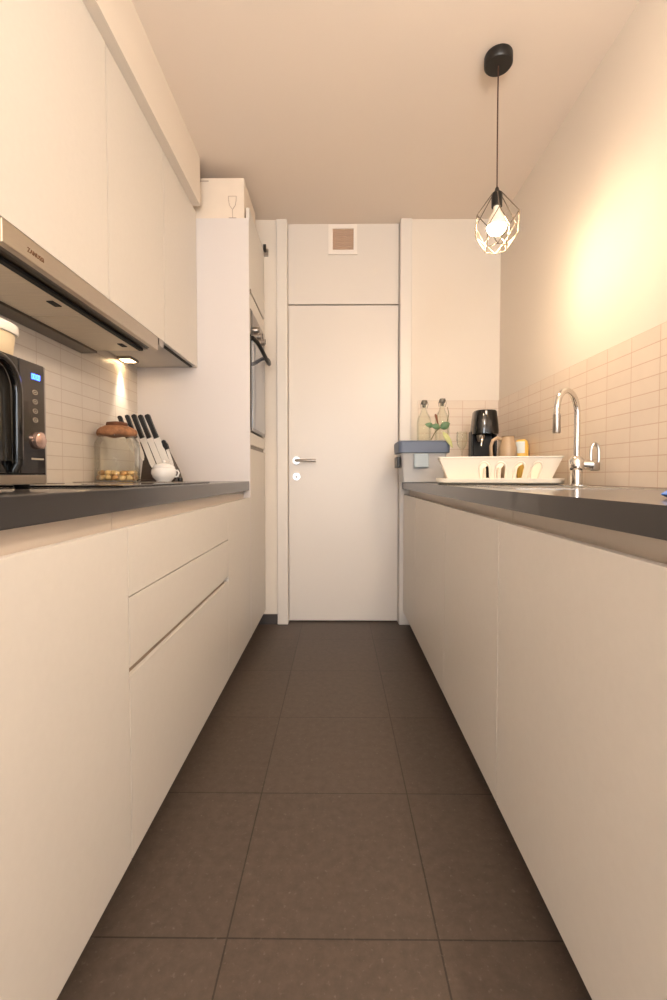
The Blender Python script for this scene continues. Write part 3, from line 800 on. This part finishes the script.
MB().box(cx-.020, cx-.008, cy-.079, cy-.068, z+.385, z+.409, bev=.003).build('button', M['chrome_w'], hd)
MB().lathe([(0, z+.235), (.014, z+.235), (.02, z+.25), (.024, z+.2725), (0, z+.2725)], cx-.032, cy-.035, 20).build('nozzle', M['nickel'], t, True)
MB().tube([(cx-.034, cy-.072, z+.262), (cx-.040, cy-.086, z+.24), (cx-.045, cy-.088, z+.205)], [.006, .006, .0045], 10).build('lever', M['chrome'], t, True)

# beige jug
cx, cy = .913, 2.475
t = thing('jug', 'beige jug with a wide arched handle, in front of the black drinks machine', 'jug', (cx, cy, RT))
MB().lathe([(0, z), (.030, z), (.034, z+.01), (.044, z+.09), (.048, z+.15), (.046, z+.19), (.036, z+.225), (.031, z+.244), (.034, z+.250), (.031, z+.250), (.028, z+.242), (.033, z+.222), (.042, z+.19), (.03, z+.02), (0, z+.012)], cx, cy, 40).build('jug_body', M['beige'], t, True)
MB().tube([(cx-.032, cy, z+.232), (cx-.058, cy, z+.240), (cx-.080, cy, z+.228), (cx-.090, cy, z+.198), (cx-.088, cy, z+.15), (cx-.074, cy, z+.10), (cx-.043, cy, z+.082)], [.008, .010, .010, .009, .009, .008, .008], 10).build('handle', M['beige'], t, True)
# yellow container
cx, cy = .996, 2.50
t = thing('yellow_container', 'yellow container with a pale blue front, between the jug and the tiled wall', 'container', (cx, cy, RT))
MB().lathe([(0, z), (.032, z), (.036, z+.006), (.036, z+.205), (.030, z+.226), (.020, z+.234), (0, z+.235)], cx, cy, 36).build('container_body', M['yellow'], t, True)
b = MB(); rings = []
for i in range(9):
    a = math.radians(-165+10*i)
    rings.append((cx+.0372*math.cos(a), cy+.0372*math.sin(a)))
b.prism(rings+[(cx+.0363*math.cos(math.radians(-165+10*i)), cy+.0363*math.sin(math.radians(-165+10*i))) for i in range(8, -1, -1)], 'Z', z+.16, z+.222)
b.build('label_patch', M['palelabel'], t)
# wine glass
cx, cy = .662, 2.455
t = thing('wine_glass', 'clear stemmed glass standing behind the dish rack, left of the drinks machine', 'glass', (cx, cy, RT))
MB().lathe([(0, z), (.034, z), (.034, z+.002), (.006, z+.007), (.004, z+.02), (.004, z+.165), (.010, z+.178), (.024, z+.20), (.029, z+.23), (.027, z+.272), (.0255, z+.272), (.0275, z+.23), (.0225, z+.202), (.008, z+.182), (0, z+.18)], cx, cy, 32).build('glass_bowl', M['glass_t'], t, True)

# grey storage box overhanging the worktop's end
bx0, bx1, by0, by1 = .364, .630, 2.64, 2.85
t = thing('storage_box', 'clear plastic storage box with a grey-blue lid at the far end of the right worktop', 'box', (.49, 2.73, RT))
b = MB(); rect_ring(b, [(.020, z), (.016, z+.004), (.004, z+.158), (0, z+.164), (0, z+.168), (.008, z+.168)], (bx0+bx1)/2, (by0+by1)/2, (bx1-bx0)/2, (by1-by0)/2, .02)
b.build('container', M['clearpl'], t, True)
b = MB(); rect_ring(b, [(-.004, z+.1685), (-.014, z+.172), (-.016, z+.230), (-.008, z+.240), (.004, z+.240), (.008, z+.234)], (bx0+bx1)/2, (by0+by1)/2, (bx1-bx0)/2, (by1-by0)/2, .02)
ld_ = b.build('lid', M['grey_pl'], t, True)
MB().box(.437, .520, by0-.016, by0-.0005, z+.085, z+.166, bev=.006).build('front_clip', M['grey_lt'], t)
MB().box(bx0-.019, bx0-.001, by0+.03, by1-.06, z+.085, z+.150, bev=.004).build('side_clip', M['black'], t)

# bottles on the lid
lz = z+.2405
def bottle(cx, cy, label):
    t = thing('glass_bottle', label, 'bottle', (cx, cy, lz))
    MB().lathe([(0, lz), (.040, lz), (.043, lz+.005), (.043, lz+.115), (.038, lz+.145), (.020, lz+.178), (.0145, lz+.198), (.0145, lz+.222), (.011, lz+.222), (.0115, lz+.198), (.017, lz+.176), (.035, lz+.143), (.040, lz+.113), (.040, lz+.008), (0, lz+.005)], cx, cy, 36).build('bottle_glass', M['glass_t'], t, True)
    s = MB().lathe([(0, lz+.205), (.009, lz+.205), (.010, lz+.2225), (.017, lz+.2235), (.019, lz+.234), (.015, lz+.246), (.006, lz+.250), (0, lz+.250)], cx, cy, 24).build('stopper', M['stopper'], t, True)
    MB().tube([(cx-.018, cy, lz+.20), (cx-.023, cy-.006, lz+.222), (cx-.014, cy-.012, lz+.246), (cx+.014, cy-.012, lz+.246), (cx+.023, cy-.006, lz+.222), (cx+.018, cy, lz+.20)], .0015, 6).build('wire_bail', M['steel_d'], s, True)
bottle(.517, 2.760, 'clear stoppered glass bottle on the storage box, nearer the door')
# the second bottle stands on the worktop side of the lid
bottle(.611, 2.700, 'clear stoppered glass bottle on the storage box, nearer the corner')

# leafy sprig between the bottles
t = thing('leafy_sprig', 'green leafy sprig tucked in front of the glass bottles', 'plant', (.565, 2.645, lz))
sy = 2.640
MB().tube([(.535, sy, lz+.004), (.560, sy, lz+.05), (.590, sy, lz+.075), (.625, sy-.004, lz+.105), (.636, sy, lz+.15), (.628, sy, lz+.19)], [.003, .003, .003, .0028, .0025, .002], 8).build('stem', M['stem'], t, True)
MB().tube([(.583, sy-.004, lz+.07), (.572, sy-.004, lz+.10), (.562, sy-.004, lz+.14), (.557, sy-.004, lz+.15)], [.003, .004, .008, .003], 8).build('bud', M['cork_d'], t, True)
def leaf(base, tip, w, m, bend=.01):
    A, B = Vector(base), Vector(tip); d = (B-A); sd = Vector((-d.z, 0, d.x)).normalized()
    bm = bmesh.new(); n = 10; L, R, C = [], [], []
    for i in range(n+1):
        u = i/n; ww = w*math.sin(PI*u**.8)**.8 if 0 < u < 1 else .0006
        p = A+d*u+Vector((0, -bend*math.sin(PI*u), 0))
        L.append(bm.verts.new(p+sd*ww/2+Vector((0, -.003, 0)))); R.append(bm.verts.new(p-sd*ww/2+Vector((0, -.003, 0)))); C.append(bm.verts.new(p))
    for i in range(n):
        bm.faces.new((L[i], L[i+1], C[i+1], C[i])); bm.faces.new((C[i], C[i+1], R[i+1], R[i]))
    b = MB(); b.bm.free(); b.bm = bm
    o = b.build('leaf', m, t, True)
    s = o.modifiers.new('thickness', 'SOLIDIFY'); s.thickness = .0012
    return o
leaf((.585, sy-.006, lz+.074), (.530, sy-.010, lz+.082), .034, M['leaf'])
leaf((.545, sy-.006, lz+.080), (.497, sy-.010, lz+.092), .030, M['leaf'])
leaf((.585, sy-.006, lz+.070), (.640, sy-.010, lz+.098), .044, M['leaf'])
leaf((.600, sy-.006, lz+.050), (.655, sy-.020, lz-.045), .030, M['leaf2'])

# ------------------------------------------------------------------ blue brush at the near end of the right worktop
t = thing('scrub_brush', 'blue scrubbing brush with dark pointed handle at the right edge of the worktop', 'brush', (.62, .79, RT))
MB().prism([(.560, RT+.006), (.574, RT+.0005), (.70, RT+.0005), (.72, RT+.012), (.70, RT+.030), (.602, RT+.030), (.585, RT+.020)], 'Y', .775, .805, bev=.003).build('brush_head', M['blue'], t)
MB().prism([(.602, RT+.0305), (.70, RT+.0305), (.69, RT+.037), (.61, RT+.037)], 'Y', .778, .802).build('grip_pad', M['brown'], t)
MB().tube([(.70, .79, RT+.030), (.72, .79, RT+.045), (.69, .79, RT+.052), (.63, .79, RT+.060), (.588, .79, RT+.064)], [.006, .006, .006, .004, .001], 8).build('handle', M['brown'], t, True)

# ------------------------------------------------------------------ lights, sky, camera
def area(name, loc, rot, sx, sy, e, col):
    d = bpy.data.lights.new(name, 'AREA'); d.shape = 'RECTANGLE'; d.size = sx; d.size_y = sy; d.energy = e; d.color = col
    o = bpy.data.objects.new(name, d); COL.objects.link(o); o.location = loc; o.rotation_euler = rot
    return o
area('window_daylight', (0, WF-.25, 1.35), (math.radians(90), 0, 0), 1.9, 2.1, 74, (.86, .92, 1.0))
area('ceiling_bounce_fill', (0, -1.3, 1.75), (math.radians(180), 0, 0), .5, .5, 58, (1.0, .84, .68))  # added unseen fill, aimed up so the ceiling bounces warm ambient light

# the second pendant of the row hangs above the camera, out of the frame: only its light is needed
d = bpy.data.lights.new('second_pendant_light', 'POINT'); d.energy = 22; d.color = (1.0, .87, .74); d.shadow_soft_size = .12
o = bpy.data.objects.new('second_pendant_light', d); COL.objects.link(o); o.location = (.632, .30, 1.97)
w = bpy.data.worlds.new('sky'); scene.world = w; w.use_nodes = True
nt = w.node_tree; bg = nt.nodes['Background']
sky = nt.nodes.new('ShaderNodeTexSky'); sky.sky_type = 'HOSEK_WILKIE'; sky.sun_direction = (0.2, -.5, .8); sky.turbidity = 4
nt.links.new(sky.outputs['Color'], bg.inputs['Color']); bg.inputs['Strength'].default_value = .6

cam = bpy.data.cameras.new('camera'); co = bpy.data.objects.new('camera', cam); COL.objects.link(co)
cam.lens = 36*459/1000; cam.sensor_width = 36; cam.sensor_fit = 'AUTO'; cam.clip_start = .02
cam.shift_y = -.0096
co.location = (0, 0, .98); co.rotation_euler = (math.radians(90-1.8), 0, math.radians(.5))
scene.camera = co

scene.view_settings.view_transform = 'Standard'; scene.view_settings.look = 'None'
scene.view_settings.gamma = 1; scene.view_settings.use_curve_mapping = False
scene.view_settings.exposure = 0.85
scene.cycles.use_denoising = True
scene.cycles.max_bounces = 12; scene.cycles.diffuse_bounces = 8; scene.cycles.transparent_max_bounces = 16
scene.cycles.sample_clamp_indirect = 6
